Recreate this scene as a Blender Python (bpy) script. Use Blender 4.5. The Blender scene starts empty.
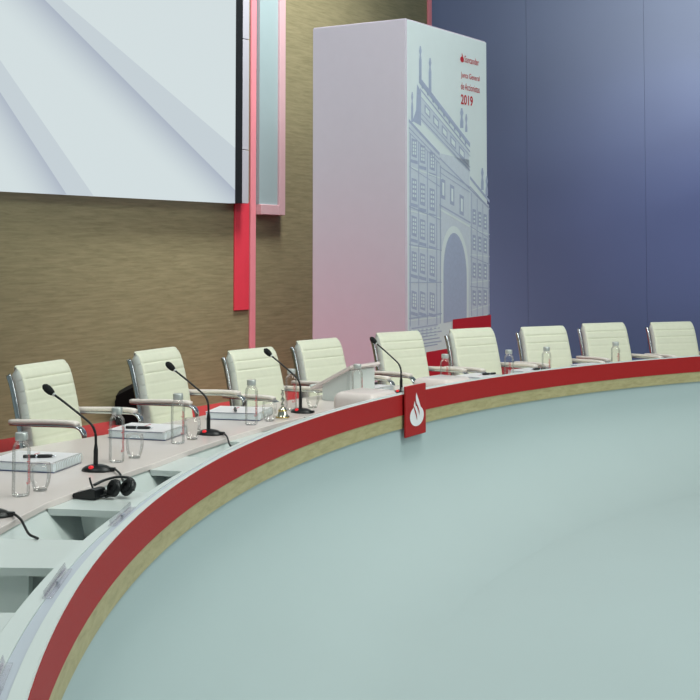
import bpy, bmesh, math, random
from mathutils import Vector, Matrix
random.seed(7)
S = bpy.context.scene
COL = S.collection

# ------------------------------------------------------------------ camera
F, PX, PY, HOR, H = 1200.0, 350.0, 190.0, 250.0, 1.75
PITCH = math.atan((HOR - PY) / F)
cam_d = bpy.data.cameras.new('camera')
cam = bpy.data.objects.new('camera', cam_d); COL.objects.link(cam)
cam.location = (0, 0, H)
cam.rotation_euler = (math.pi / 2 + PITCH, 0, 0)
cam_d.sensor_width = 36.0
cam_d.lens = F / 700 * 36
cam_d.shift_y = -(350 - PY) / 700
cam_d.clip_end = 200
S.camera = cam

# ------------------------------------------------------------------ world, lights, exposure
S.view_settings.view_transform = 'Standard'
S.view_settings.look = 'None'
S.view_settings.exposure = -0.16
S.view_settings.gamma = 1.0
S.view_settings.use_curve_mapping = False
W = bpy.data.worlds.new('world'); S.world = W; W.use_nodes = True
bg = W.node_tree.nodes['Background']
bg.inputs[0].default_value = (0.80, 1.0, 0.97, 1); bg.inputs[1].default_value = 0.24

def area(name, loc, target, size, energy, color=(1, 1, 1), sy=None):
    l = bpy.data.lights.new(name, 'AREA'); l.energy = energy; l.color = color
    l.size = size
    if sy: l.shape = 'RECTANGLE'; l.size_y = sy
    o = bpy.data.objects.new(name, l); COL.objects.link(o); o.location = loc
    o.rotation_euler = (Vector(target) - Vector(loc)).to_track_quat('-Z', 'Y').to_euler()
    return o
def spot(name, loc, target, energy, angle, blend=0.6, color=(1, 1, 1), radius=0.1):
    l = bpy.data.lights.new(name, 'SPOT'); l.energy = energy; l.color = color
    l.spot_size = math.radians(angle); l.spot_blend = blend; l.shadow_soft_size = radius
    o = bpy.data.objects.new(name, l); COL.objects.link(o); o.location = loc
    o.rotation_euler = (Vector(target) - Vector(loc)).to_track_quat('-Z', 'Y').to_euler()
    return o
area('key_light', (4.0, 2.0, 8.5), (0.6, 9.0, 0.8), 2.5, 350, (0.92, 1.0, 0.92))
area('hall_light', (4.5, 3.5, 8.0), (4.0, 4.5, 0), 6.0, 110, (0.80, 1.0, 1.0))
area('stage_light', (1.6, 6.6, 7.2), (-0.2, 10.6, 1.6), 2.0, 218, (1.0, 0.985, 0.92))
area('right_fill_light', (9.0, 3.0, 5.5), (-0.5, 4.5, 0.5), 2.5, 230, (0.92, 1.0, 0.92))  # added fill from the right, brightens the left part of the desk front
area('left_hall_light', (-3.6, 2.6, 6.5), (-1.0, 8.0, 0.9), 2.0, 90, (0.96, 1.0, 0.97))
spot('wall_wash', (-2.0, 9.2, 6.8), (-2.9, 12.5, 1.8), 590, 56, 0.8, (1.0, 0.985, 0.88), 0.9)
spot('wall_wash_right', (0.5, 12.5, 10.0), (-0.9, 14.9, 1.6), 6800, 60, 0.8, (1.0, 0.97, 0.9), 0.9)
spot('backdrop_spot', (8.2, 13.8, 6.8), (5.8, 18.3, 5.9), 2500, 60, 1.0, (1.0, 0.92, 0.70), 0.3)
spot('backdrop_blue_spot', (8.5, 12.6, 3.4), (5.7, 18.3, 2.5), 760, 50, 1.0, (0.74, 0.68, 1.0), 0.3)
spot('backdrop_beam', (9.3, 17.2, 5.6), (5.0, 18.4, 4.1), 200, 16, 0.8, (0.85, 0.95, 1.0), 0.05)
spot('backdrop_low_beam', (9.3, 17.2, 4.2), (5.0, 18.4, 2.9), 130, 12, 0.8, (0.8, 0.85, 1.0), 0.05)
spot('red_glow_fill', (-2.0, 10.6, 0.25), (-0.1, 12.3, 0.9), 46, 70, 1.0, (1.0, 0.08, 0.26), 0.2)  # added red lamp, stands in for the pink glow on the column's left face

# ------------------------------------------------------------------ pixel ray helpers (measurements taken from the photo)
def ray(u, v):
    x = (u - PX) / F; y = -(v - PY) / F
    d = Vector((x, math.cos(PITCH) - math.sin(PITCH) * y, math.sin(PITCH) + math.cos(PITCH) * y))
    return d / d.y
def on_z(u, v, z):
    d = ray(u, v); return Vector((0, 0, H)) + d * ((z - H) / d.z)
def at_depth(u, v, y):
    return Vector((0, 0, H)) + ray(u, v) * y
# the desk is a ring of radius R about (CX, CY); dr = distance outward from its front face, a = angle in degrees
CX, CY, R = 6.788, 3.519, 7.502
def pt(dr, a, z=0.0):
    t = math.radians(a); return Vector((CX - (R + dr) * math.cos(t), CY + (R + dr) * math.sin(t), z))
def polar(p):
    return math.hypot(p[0] - CX, p[1] - CY) - R, math.degrees(math.atan2(p[1] - CY, CX - p[0]))
def at_dr(u, v, dr):
    d = ray(u, v); a = d.x**2 + d.y**2; b = -2 * (d.x * CX + d.y * CY); c = CX**2 + CY**2 - (R + dr)**2
    t = (-b + math.sqrt(b * b - 4 * a * c)) / (2 * a); return Vector((0, 0, H)) + d * t
def interp(x, tab):
    if x <= tab[0][0]: return tab[0][1]
    for (x0, y0), (x1, y1) in zip(tab, tab[1:]):
        if x <= x1: return y0 + (y1 - y0) * (x - x0) / (x1 - x0)
    return tab[-1][1]

# ------------------------------------------------------------------ materials
def lin(c):
    return tuple(((v / 255) / 12.92 if v / 255 <= 0.04045 else ((v / 255 + 0.055) / 1.055) ** 2.4) for v in c)
def mat(name, rgb, rough=0.5, metal=0.0, spec=0.5, var=0.04, scale=8.0, bump=0.0, bscale=200.0, emit=None, coat=0.0):
    m = bpy.data.materials.new(name); m.use_nodes = True
    nt = m.node_tree; b = nt.nodes['Principled BSDF']; c = lin(rgb)
    b.inputs['Roughness'].default_value = rough; b.inputs['Metallic'].default_value = metal
    b.inputs['Specular IOR Level'].default_value = spec; b.inputs['Coat Weight'].default_value = coat
    tc = nt.nodes.new('ShaderNodeTexCoord')
    n = nt.nodes.new('ShaderNodeTexNoise'); n.inputs['Scale'].default_value = scale; n.inputs['Detail'].default_value = 4
    nt.links.new(tc.outputs['Object'], n.inputs['Vector'])
    r = nt.nodes.new('ShaderNodeValToRGB')
    r.color_ramp.elements[0].position = 0.3; r.color_ramp.elements[1].position = 0.7
    r.color_ramp.elements[0].color = tuple(v * (1 - var) for v in c) + (1,)
    r.color_ramp.elements[1].color = tuple(min(1, v * (1 + var)) for v in c) + (1,)
    nt.links.new(n.outputs['Fac'], r.inputs['Fac']); nt.links.new(r.outputs['Color'], b.inputs['Base Color'])
    if bump:
        n2 = nt.nodes.new('ShaderNodeTexNoise'); n2.inputs['Scale'].default_value = bscale
        nt.links.new(tc.outputs['Object'], n2.inputs['Vector'])
        bp = nt.nodes.new('ShaderNodeBump'); bp.inputs['Strength'].default_value = bump; bp.inputs['Distance'].default_value = 0.002
        nt.links.new(n2.outputs['Fac'], bp.inputs['Height']); nt.links.new(bp.outputs['Normal'], b.inputs['Normal'])
    if emit:
        b.inputs['Emission Color'].default_value = lin(emit[0]) + (1,); b.inputs['Emission Strength'].default_value = emit[1]
    return m
def wood(name, c0, c1, c2, stretch, rough=0.55):
    m = bpy.data.materials.new(name); m.use_nodes = True
    nt = m.node_tree; b = nt.nodes['Principled BSDF']; b.inputs['Roughness'].default_value = rough
    tc = nt.nodes.new('ShaderNodeTexCoord'); mp = nt.nodes.new('ShaderNodeMapping')
    mp.inputs['Scale'].default_value = stretch
    nt.links.new(tc.outputs['Object'], mp.inputs['Vector'])
    n = nt.nodes.new('ShaderNodeTexNoise'); n.inputs['Scale'].default_value = 1.0; n.inputs['Detail'].default_value = 7
    n.inputs['Roughness'].default_value = 0.65; n.inputs['Distortion'].default_value = 0.5
    nt.links.new(mp.outputs['Vector'], n.inputs['Vector'])
    r = nt.nodes.new('ShaderNodeValToRGB'); cr = r.color_ramp
    cr.elements[0].position = 0.30; cr.elements[0].color = lin(c0) + (1,)
    cr.elements[1].position = 0.75; cr.elements[1].color = lin(c2) + (1,)
    e = cr.elements.new(0.5); e.color = lin(c1) + (1,)
    nt.links.new(n.outputs['Fac'], r.inputs['Fac']); nt.links.new(r.outputs['Color'], b.inputs['Base Color'])
    return m
def clear(name, tint=(0.95, 0.97, 0.96), edge=0.5, edge_col=(0.55, 0.55, 0.55), rough=0.03):
    m = bpy.data.materials.new(name); m.use_nodes = True
    nt = m.node_tree; nt.nodes.remove(nt.nodes['Principled BSDF'])
    out = nt.nodes['Material Output']
    lw = nt.nodes.new('ShaderNodeLayerWeight'); lw.inputs['Blend'].default_value = 0.35
    tr = nt.nodes.new('ShaderNodeBsdfTransparent')
    rp = nt.nodes.new('ShaderNodeValToRGB')
    rp.color_ramp.elements[0].position = 0.45; rp.color_ramp.elements[0].color = tint + (1,)
    rp.color_ramp.elements[1].position = 0.95; rp.color_ramp.elements[1].color = edge_col + (1,)
    nt.links.new(lw.outputs['Facing'], rp.inputs['Fac']); nt.links.new(rp.outputs['Color'], tr.inputs['Color'])
    gl = nt.nodes.new('ShaderNodeBsdfGlossy'); gl.inputs['Roughness'].default_value = rough
    mx = nt.nodes.new('ShaderNodeMixShader')
    mu = nt.nodes.new('ShaderNodeMath'); mu.operation = 'MULTIPLY_ADD'; mu.inputs[1].default_value = edge; mu.inputs[2].default_value = 0.012
    nt.links.new(lw.outputs['Fresnel'], mu.inputs[0]); nt.links.new(mu.outputs[0], mx.inputs['Fac'])
    nt.links.new(tr.outputs[0], mx.inputs[1]); nt.links.new(gl.outputs[0], mx.inputs[2]); nt.links.new(mx.outputs[0], out.inputs['Surface'])
    return m

M = dict(
    floor=mat('white_stage_floor', (177, 191, 193), 0.6, spec=0.3, var=0.01, scale=1.5),
    carpet=mat('red_carpet', (140, 27, 31), 0.9, var=0.10, scale=60, bump=0.5, bscale=400),
    desk=mat('white_lacquer', (212, 219, 217), 0.28, var=0.01),
    top=mat('tabletop_laminate', (226, 213, 210), 0.22, var=0.01),  # pink reflected from the surroundings is put into this base colour
    channel=mat('ledge_channel', (190, 196, 208), 0.3, var=0.01),
    red=mat('red_band_vinyl', (168, 32, 34), 0.55, spec=0.25, var=0.04, scale=90, bump=0.2, bscale=500),
    band=wood('desk_wood', (158, 146, 106), (176, 164, 122), (190, 180, 138), (9, 9, 45)),
    wall=wood('wall_wood', (110, 106, 79), (126, 121, 93), (141, 135, 106), (3.0, 3.0, 34)),
    blue=mat('navy_backdrop', (97, 112, 150), 0.75, var=0.03, scale=0.8),
    white=mat('white_panel', (203, 197, 211), 0.5, var=0.01),
    pale=mat('pale_blue_panel', (142, 162, 168), 0.45, var=0.01),
    strip=mat('grey_white_strip', (164, 166, 178), 0.45, var=0.01),
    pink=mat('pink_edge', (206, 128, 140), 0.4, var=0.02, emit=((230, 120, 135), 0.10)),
    palepink=mat('pale_pink_frame', (190, 158, 166), 0.4, var=0.02),
    redpanel=mat('red_panel', (206, 56, 74), 0.45, var=0.02),
    poster=mat('poster_print', (224, 236, 241), 0.5, var=0.01),
    ink=mat('facade_ink', (172, 184, 212), 0.5, var=0.04, scale=30),
    ink2=mat('facade_ink_mid', (208, 219, 233), 0.5, var=0.03, scale=30),
    redink=mat('red_print', (196, 26, 48), 0.5, var=0.02),
    leather=mat('cream_leather', (228, 228, 209), 0.45, var=0.02, scale=20, bump=0.15, bscale=300),
    piping=mat('grey_white_leather', (230, 234, 228), 0.45, var=0.02),
    arm=mat('armrest_pad', (242, 230, 224), 0.4, var=0.02),
    chrome=mat('chrome', (200, 202, 208), 0.12, 1.0, var=0.01),
    steel=mat('brushed_steel', (214, 216, 214), 0.38, 0.75, var=0.05),
    black=mat('black_plastic', (16, 18, 21), 0.4, var=0.1),
    matte=mat('matt_black_cabinet', (9, 9, 10), 0.9, spec=0.1, var=0.1),
    foam=mat('black_foam', (14, 17, 19), 0.9, var=0.2, scale=200, bump=0.6, bscale=700),
    cable=mat('black_rubber', (16, 18, 20), 0.5, var=0.1),
    lamp=mat('red_button', (200, 30, 40), 0.35, var=0.02, emit=((255, 30, 40), 0.5)),
    paper=mat('paper_block', (232, 240, 244), 0.7, var=0.03, scale=120),
    cover=mat('white_cover', (236, 232, 236), 0.4, var=0.01),
    navy=mat('navy_board_edge', (74, 88, 130), 0.5, var=0.05),
    glass=clear('clear_glass', (0.985, 0.985, 0.98), 0.5, (0.66, 0.65, 0.63)),
    tumbler=clear('tumbler_glass', (0.985, 0.985, 0.98), 0.45, (0.74, 0.72, 0.71)),
    acrylic=clear('acrylic', (0.985, 0.985, 0.99), 0.4, (0.88, 0.83, 0.89)),
    silver=mat('bell_silver', (226, 222, 208), 0.12, 1.0, var=0.02),
    gold=mat('bell_gold', (206, 176, 96), 0.2, 1.0, var=0.03),
)

# ------------------------------------------------------------------ mesh helpers
def link(name, bm, m, parent=None, smooth=False, loc=None, mx=None):
    me = bpy.data.meshes.new(name); bmesh.ops.recalc_face_normals(bm, faces=bm.faces); bm.to_mesh(me); bm.free()
    me.materials.append(m)
    if smooth:
        for p in me.polygons: p.use_smooth = True
        if smooth != True:
            try: me.set_sharp_from_angle(angle=math.radians(smooth))
            except Exception: pass
    o = bpy.data.objects.new(name, me); COL.objects.link(o)
    if parent: o.parent = parent
    if loc is not None: o.location = loc
    if mx is not None: o.matrix_world = mx
    return o
def tag(o, label, cat, group=None):
    o['label'] = label; o['category'] = cat
    if group: o['group'] = group
    return o
def empty(name, loc=(0, 0, 0), rz=0.0):
    o = bpy.data.objects.new(name, None); COL.objects.link(o); o.location = loc; o.rotation_euler = (0, 0, rz); o.empty_display_size = 0.1
    return o
def struct(o): o['kind'] = 'structure'; return o
def box(bm, x0, x1, y0, y1, z0, z1, bevel=0.0, seg=2, mx=None):
    r = bmesh.ops.create_cube(bm, size=1.0); vs = r['verts']
    for v in vs:
        v.co = Vector(((x0 + x1) / 2 + v.co.x * (x1 - x0), (y0 + y1) / 2 + v.co.y * (y1 - y0), (z0 + z1) / 2 + v.co.z * (z1 - z0)))
    if bevel:
        es = list({e for v in vs for e in v.link_edges})
        rr = bmesh.ops.bevel(bm, geom=es, offset=bevel, segments=seg, profile=0.5, affect='EDGES')
        vs = list({v for f in rr['faces'] for v in f.verts} | {v for v in vs if v.is_valid})
    if mx is not None:
        for v in vs: v.co = mx @ v.co
    return vs
def lathe(bm, prof, n=24, origin=(0, 0, 0), cap=True):
    rings = []
    for r, z in prof:
        rings.append([bm.verts.new((origin[0] + r * math.cos(2 * math.pi * k / n), origin[1] + r * math.sin(2 * math.pi * k / n), origin[2] + z)) for k in range(n)])
    for a, b in zip(rings, rings[1:]):
        for k in range(n): bm.faces.new((a[k], a[(k + 1) % n], b[(k + 1) % n], b[k]))
    if cap:
        bm.faces.new(rings[0][::-1]); bm.faces.new(rings[-1])
def catmull(pts, sub=6):
    P = [Vector(p) for p in pts]; Q = [2 * P[0] - P[1]] + P + [2 * P[-1] - P[-2]]; out = []
    for i in range(1, len(Q) - 2):
        p0, p1, p2, p3 = Q[i - 1], Q[i], Q[i + 1], Q[i + 2]
        for k in range(sub):
            t = k / sub
            out.append(0.5 * ((2 * p1) + (p2 - p0) * t + (2 * p0 - 5 * p1 + 4 * p2 - p3) * t * t + (3 * p1 - p0 - 3 * p2 + p3) * t ** 3))
    out.append(P[-1]); return out
def tube(bm, pts, rad, n=10, flat=None, up=Vector((0, 0, 1)), caps=True):
    """rad: number or list; flat=(half width across, half thickness) makes a rounded strip whose width runs along `up`"""
    rings = []
    for i, p in enumerate(pts):
        a = pts[max(0, i - 1)]; b = pts[min(len(pts) - 1, i + 1)]
        t = (b - a).normalized()
        u = up if abs(t.dot(up)) < 0.97 else Vector((0, 1, 0))
        s = t.cross(u).normalized(); w = s.cross(t).normalized()
        r = rad[i] if isinstance(rad, (list, tuple)) else rad
        ring = []
        for k in range(n):
            c, q = math.cos(2 * math.pi * k / n), math.sin(2 * math.pi * k / n)
            if flat:
                c = math.copysign(abs(c) ** 0.45, c) * flat[1]; q = math.copysign(abs(q) ** 0.45, q) * flat[0]
                ring.append(bm.verts.new(p + s * c + w * q))
            else: ring.append(bm.verts.new(p + s * c * r + w * q * r))
        rings.append(ring)
    for a, b in zip(rings, rings[1:]):
        for k in range(n): bm.faces.new((a[k], a[(k + 1) % n], b[(k + 1) % n], b[k]))
    if caps: bm.faces.new(rings[0][::-1]); bm.faces.new(rings[-1])
def sweep(bm, prof, a0, a1, n, closed=True):
    """prof(a) -> list of (dr, z); swept around the desk's centre"""
    rings = []
    for i in range(n + 1):
        a = a0 + (a1 - a0) * i / n
        rings.append([bm.verts.new(pt(d, a, z)) for d, z in prof(a)])
    m = len(rings[0])
    for A, B in zip(rings, rings[1:]):
        for k in range(m if closed else m - 1): bm.faces.new((A[k], A[(k + 1) % m], B[(k + 1) % m], B[k]))
    if closed: bm.faces.new(rings[0][::-1]); bm.faces.new(rings[-1])
def polys(bm, lst):
    for p in lst:
        try: bm.faces.new([bm.verts.new(q) for q in p])
        except ValueError: pass
def copy_tree(o, parent=None):
    c = o.copy(); COL.objects.link(c)
    if parent is not None: c.parent = parent
    for ch in list(o.children): copy_tree(ch, c)
    return c
class Plane:
    """upright plane through p0 running along d; local axes x = along, y = away from the viewer, z = up"""
    def __init__(s, p0, p1):
        s.p = Vector((p0[0], p0[1], 0)); s.d = Vector((p1[0] - p0[0], p1[1] - p0[1], 0)).normalized(); s.n = Vector((-s.d.y, s.d.x, 0))
        s.mx = Matrix(((s.d.x, s.n.x, 0, s.p.x), (s.d.y, s.n.y, 0, s.p.y), (0, 0, 1, 0), (0, 0, 0, 1)))
    def hit(s, u, v, off=0.0):
        d = ray(u, v); o = Vector((0, 0, H)); t = ((s.p - s.n * off) - o).dot(s.n) / d.dot(s.n)
        q = o + d * t; return (q - s.p).dot(s.d), q.z
    def world(s, x, y, z): return s.mx @ Vector((x, y, z))
def text_mesh(body, bold=False):
    cu = bpy.data.curves.new('t', 'FONT'); cu.body = body; cu.size = 1.0; cu.resolution_u = 3
    if bold: cu.offset = 0.018
    o = bpy.data.objects.new('t', cu); COL.objects.link(o)
    bpy.context.view_layer.update()
    me = bpy.data.meshes.new_from_object(o.evaluated_get(bpy.context.evaluated_depsgraph_get()))
    vs = [v.co.copy() for v in me.vertices]; fs = [tuple(p.vertices) for p in me.polygons]
    bpy.data.objects.remove(o); bpy.data.curves.remove(cu); bpy.data.meshes.remove(me)
    x0 = min(v.x for v in vs); x1 = max(v.x for v in vs); y0 = min(v.y for v in vs); y1 = max(v.y for v in vs)
    return [((v.x - x0) / (x1 - x0), (v.y - y0) / (y1 - y0)) for v in vs], fs

# ------------------------------------------------------------------ the setting
WP0 = (-0.80, 14.90); WD = (0.545, 0.838)
WALL = Plane(WP0, (WP0[0] + WD[0], WP0[1] + WD[1]))
s_end, _ = WALL.hit(427, 10); s_start = -9.5
def struct_box(name, plane, x0, x1, y0, y1, z0, z1, m):
    bm = bmesh.new(); box(bm, x0, x1, y0, y1, z0, z1); return struct(link(name, bm, m, mx=plane.mx))
bm = bmesh.new(); box(bm, -9, 12, -3.5, 22, -0.1, 0.0); struct(link('floor', bm, M['floor']))
struct_box('wall_left', WALL, s_start, s_end, 0, 0.12, 0, 7.0, M['wall'])
BLUE = Plane((-0.5, 18.35), (9.0, 18.55))
bm = bmesh.new()
seams = [BLUE.hit(526, 20)[0], BLUE.hit(643.5, 20)[0]]; pitch = seams[1] - seams[0]
xs = [0.0] + [seams[0] + pitch * k for k in range(-1, 5)]
for x0, x1 in zip(xs, xs[1:]): box(bm, x0 + 0.001, x1 - 0.001, 0, 0.06, 0, 7.0, 0.003)
box(bm, 0, xs[-1], 0.03, 0.1, 0, 7.0)
struct(link('wall_back', bm, M['blue'], mx=BLUE.mx))
bm = bmesh.new(); sx0, _ = WALL.hit(427.2, 10); sx1, _ = WALL.hit(430.3, 10)
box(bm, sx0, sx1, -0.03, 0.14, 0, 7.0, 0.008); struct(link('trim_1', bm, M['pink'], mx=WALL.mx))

# red carpet behind the desk, up to the wooden wall and the backdrop
bm = bmesh.new()
ring = [pt(0.7, -13 + 93 * k / 60, 0.006) for k in range(61)]
wl = lambda t: WALL.world(t, -.01, .006)
outer = [Vector((8.5, 18.35, .006)), Vector((1.3, 18.2, .006)), wl(s_end - .1), wl(-9.0)]
f = bm.faces.new([bm.verts.new(p) for p in ring + outer]); bmesh.ops.triangulate(bm, faces=[f])
tag(link('carpet', bm, M['carpet']), 'red carpet on the floor behind the curved desk', 'carpet')

# ------------------------------------------------------------------ wall-mounted things
def fit_wall(name, u0, u1, v0, v1, y0, y1, m, parent=None, bevel=0.004, z0=None, z1=None, off=0.1):
    um = (u0 + u1) / 2
    a, _ = WALL.hit(u0, 200, off); b, _ = WALL.hit(u1, 200, off)
    zt = z1 if z1 is not None else WALL.hit(um, v0, off)[1]; zb = z0 if z0 is not None else WALL.hit(um, v1, off)[1]
    bm = bmesh.new(); box(bm, a, b, y0, y1, zb, zt, bevel); return link(name, bm, m, parent, mx=WALL.mx if parent is None else None)
SO = 0.14   # screen front, in front of the wall
screen = empty('led_screen'); screen.matrix_world = WALL.mx
tag(screen, 'large white led screen showing folded paper pattern on wooden wall', 'screen')
xr, zb = WALL.hit(235, 203.2, SO); xl = WALL.hit(-260, 190, SO)[0]; ztop = 6.2
xbz = WALL.hit(242, 203, SO)[0]
bm = bmesh.new(); box(bm, xl, xr, -SO, -0.06, zb, ztop)
disp = link('display', bm, None, screen)
bm = bmesh.new(); box(bm, xr + 0.001, xbz, -SO - 0.004, -0.05, zb, ztop, 0.004); link('bezel', bm, M['black'], screen)
bm = bmesh.new(); box(bm, xl, xbz, -0.058, -0.002, zb + 0.05, ztop); link('housing', bm, M['black'], screen)
# picture on the screen: pale folds, each a sharp line with a soft darker side
sm = bpy.data.materials.new('screen_picture'); sm.use_nodes = True; nt = sm.node_tree
b = nt.nodes['Principled BSDF']; nt.nodes.remove(b)
tc = nt.nodes.new('ShaderNodeTexCoord'); sp = nt.nodes.new('ShaderNodeSeparateXYZ'); nt.links.new(tc.outputs['Object'], sp.inputs[0])
def math_n(op, a, b_=None, clampit=False):
    n = nt.nodes.new('ShaderNodeMath'); n.operation = op; n.use_clamp = clampit
    for i, q in enumerate((a, b_)):
        if q is None: continue
        if isinstance(q, (int, float)): n.inputs[i].default_value = q
        else: nt.links.new(q, n.inputs[i])
    return n.outputs[0]
def line_dist(p, q):
    (x0, z0), (x1, z1) = WALL.hit(*p, SO), WALL.hit(*q, SO)
    nx, nz = (z1 - z0), -(x1 - x0); L = math.hypot(nx, nz); nx /= L; nz /= L
    if nx * 1 + nz * 1 < 0: nx, nz = -nx, -nz          # positive towards the upper right
    return math_n('SUBTRACT', math_n('ADD', math_n('MULTIPLY', sp.outputs[0], nx), math_n('MULTIPLY', sp.outputs[2], nz)), nx * x0 + nz * z0)
dark = None
def plus(a, b_): return b_ if a is None else math_n('ADD', a, b_)
for fold, edge, soft, amt in ((((45, 0), (235, 190)), ((62, 0), (235, 148)), 0.46, 0.56), (((0, 92), (67, 195)), ((0, 60), (93, 195)), 0.44, 0.52)):
    d1 = line_dist(*fold); d2 = line_dist(*edge)
    below = math_n('LESS_THAN', d1, 0.0)
    fall = math_n('ADD', math_n('DIVIDE', d1, soft), 1.0, True)              # 1 at the fold, 0 at `soft` below it
    fall = math_n('POWER', fall, 1.6)
    dark = plus(dark, math_n('MULTIPLY', math_n('MULTIPLY', below, fall), amt))
    band = math_n('MULTIPLY', math_n('GREATER_THAN', d1, 0.0), math_n('LESS_THAN', d2, 0.0))
    dark = plus(dark, math_n('MULTIPLY', band, 0.21))
rp = nt.nodes.new('ShaderNodeValToRGB')
rp.color_ramp.elements[0].color = lin((208, 219, 221)) + (1,); rp.color_ramp.elements[1].color = lin((128, 136, 166)) + (1,)
nt.links.new(math_n('MULTIPLY', dark, 1.0, True), rp.inputs['Fac'])
em = nt.nodes.new('ShaderNodeEmission'); em.inputs['Strength'].default_value = 1.16
nt.links.new(rp.outputs['Color'], em.inputs['Color']); nt.links.new(em.outputs[0], nt.nodes['Material Output'].inputs['Surface'])
disp.data.materials.clear(); disp.data.materials.append(sm)

side = empty('screen_side_panel'); side.matrix_world = WALL.mx
tag(side, 'narrow grey white strip standing along the right edge of the screen', 'panel')
x0 = xbz + 0.002; x1 = WALL.hit(248.6, 200, SO)[0]
zs = [zb] + [WALL.hit(245, v, SO)[1] for v in (150, 39)] + [ztop]
for za, zc in zip(zs, zs[1:]):
    bm = bmesh.new(); box(bm, x0, x1, -SO, -0.025, za + 0.004, zc - 0.004, 0.004); link('panel_section', bm, M['strip'], side)
bm = bmesh.new(); z310 = WALL.hit(243, 310, .02)[1]
box(bm, WALL.hit(235, 203, .02)[0], WALL.hit(249.5, 203, .02)[0], -.02, -.002, z310, WALL.hit(243, 202, .02)[1], .003)
tag(link('red_panel', bm, M['redpanel'], mx=WALL.mx), 'red rectangular panel hanging below the right corner of the screen', 'panel')
bm = bmesh.new(); box(bm, WALL.hit(251.0, 200, .03)[0], WALL.hit(256.2, 200, .03)[0], -.03, -.002, 0.008, ztop, 0.008)
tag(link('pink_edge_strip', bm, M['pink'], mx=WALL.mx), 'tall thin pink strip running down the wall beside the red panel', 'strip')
pan = empty('framed_panel'); pan.matrix_world = WALL.mx
tag(pan, 'pale blue wall panel with a pink frame right of the pink strip', 'panel')
fx0 = WALL.hit(256.4, 200, 0.03)[0] + .002; fx1 = WALL.hit(279.5, 200, 0.1)[0]; fx2 = WALL.hit(285.4, 200, 0.1)[0]
fz1 = WALL.hit(270, 204.5, 0.1)[1]; fz0 = WALL.hit(270, 214.8, 0.1)[1]
bm = bmesh.new(); box(bm, fx0, fx1, -0.07, -0.002, fz1, ztop); link('panel_face', bm, M['pale'], pan)
bm = bmesh.new(); box(bm, fx1 + 0.001, fx2, -0.1, -0.002, fz0, ztop, 0.006); box(bm, fx0, fx1, -0.1, -0.002, fz0, fz1 - 0.001, 0.006); link('frame', bm, M['palepink'], pan)

# ------------------------------------------------------------------ printed column
N_ = at_depth(406, 18, 12.0); L_ = at_depth(312.3, 28, 12.54); R_ = at_depth(486.5, 42, 13.38)
top_z = N_.z; B_ = L_ + R_ - N_
col = empty('printed_column', (N_.x, N_.y, 0))
tag(col, 'tall square white column printed with a building facade and red lettering', 'column')
bm = bmesh.new(); base = [bm.verts.new((p.x - N_.x, p.y - N_.y, 0.010)) for p in (N_, R_, B_, L_)]
topv = [bm.verts.new((p.x - N_.x, p.y - N_.y, top_z)) for p in (N_, R_, B_, L_)]
for k in range(4): bm.faces.new((base[k], base[(k + 1) % 4], topv[(k + 1) % 4], topv[k]))
bm.faces.new(topv); bm.faces.new(base[::-1])
bmesh.ops.bevel(bm, geom=[e for e in bm.edges], offset=0.012, segments=2, affect='EDGES')
link('body', bm, M['white'], col)
FACE = Plane((N_.x, N_.y), (R_.x, R_.y)); fw = (Vector((R_.x, R_.y)) - Vector((N_.x, N_.y))).length
to_col = Matrix.Translation((-N_.x, -N_.y, 0))
def face_link(name, bm, m):
    bm.transform(to_col @ FACE.mx); return link(name, bm, m, col)
bm = bmesh.new(); box(bm, 0.015, fw - 0.015, -0.004, 0.002, 0.02, top_z - 0.015); face_link('poster', bm, M['poster'])
def fpoly(bm, pts, off):
    try: bm.faces.new([bm.verts.new((x, -off, z)) for x, z in (FACE.hit(u, v) for u, v in pts)])
    except ValueError: pass
def seg(bm, a, b, w, off):     # a printed stroke w pixels tall
    fpoly(bm, [a, b, (b[0], b[1] + w), (a[0], a[1] + w)], off)
mid = bmesh.new(); drk = bmesh.new(); lt = bmesh.new()
O1, O2, O3 = 0.0055, 0.0070, 0.0085
# grey washes of the two wings and the gable block
fpoly(mid, [(408.5, 121), (438, 153), (441, 250), (441, 322), (408.5, 352)], O1)
fpoly(mid, [(438, 153), (469, 160), (469.5, 318), (441, 322)], O1)
fpoly(mid, [(469.5, 190), (488.5, 205), (489, 314), (470, 318)], O1)
fpoly(mid, [(420, 96), (468, 152), (469, 172), (421, 122)], O1)
# spires and statues
for u, v0, v1, w in ((418.6, 46, 80, 2.4), (428.2, 58, 92, 2.6), (459.6, 108, 128, 3.2), (464.6, 114, 132, 2.2), (480.5, 168, 190, 2.6), (485, 176, 196, 2.4), (410.6, 92, 122, 2.0)):
    fpoly(drk, [(u + w * .3, v0), (u + w * .7, v0), (u + w, v0 + 5), (u + w * .75, v0 + 9), (u + w, v0 + 14), (u + w, v1), (u, v1), (u, v0 + 14), (u + w * .25, v0 + 9), (u, v0 + 5)], O2)
# big cornices, receding to the right
fpoly(drk, [(418.5, 76), (469.5, 143), (469.5, 147.5), (418.5, 83)], O2)
seg(drk, (419.5, 88), (469.5, 151), 1.8, O2); seg(drk, (420.5, 118), (469.5, 170), 1.4, O2)
seg(drk, (417, 80), (417.5, 128), 0.1, O2); fpoly(drk, [(416.5, 84), (420.5, 92), (420.5, 126), (412, 121), (415.5, 110)], O2)
seg(drk, (408.3, 119), (439, 152.5), 3.2, O2); seg(drk, (408.3, 127), (439, 159), 1.3, O2); seg(drk, (439, 157), (489, 208), 1.6, O2)
seg(drk, (469.5, 176), (489, 200), 3.0, O2); seg(drk, (469.5, 186), (489, 208), 1.2, O2)
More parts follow.
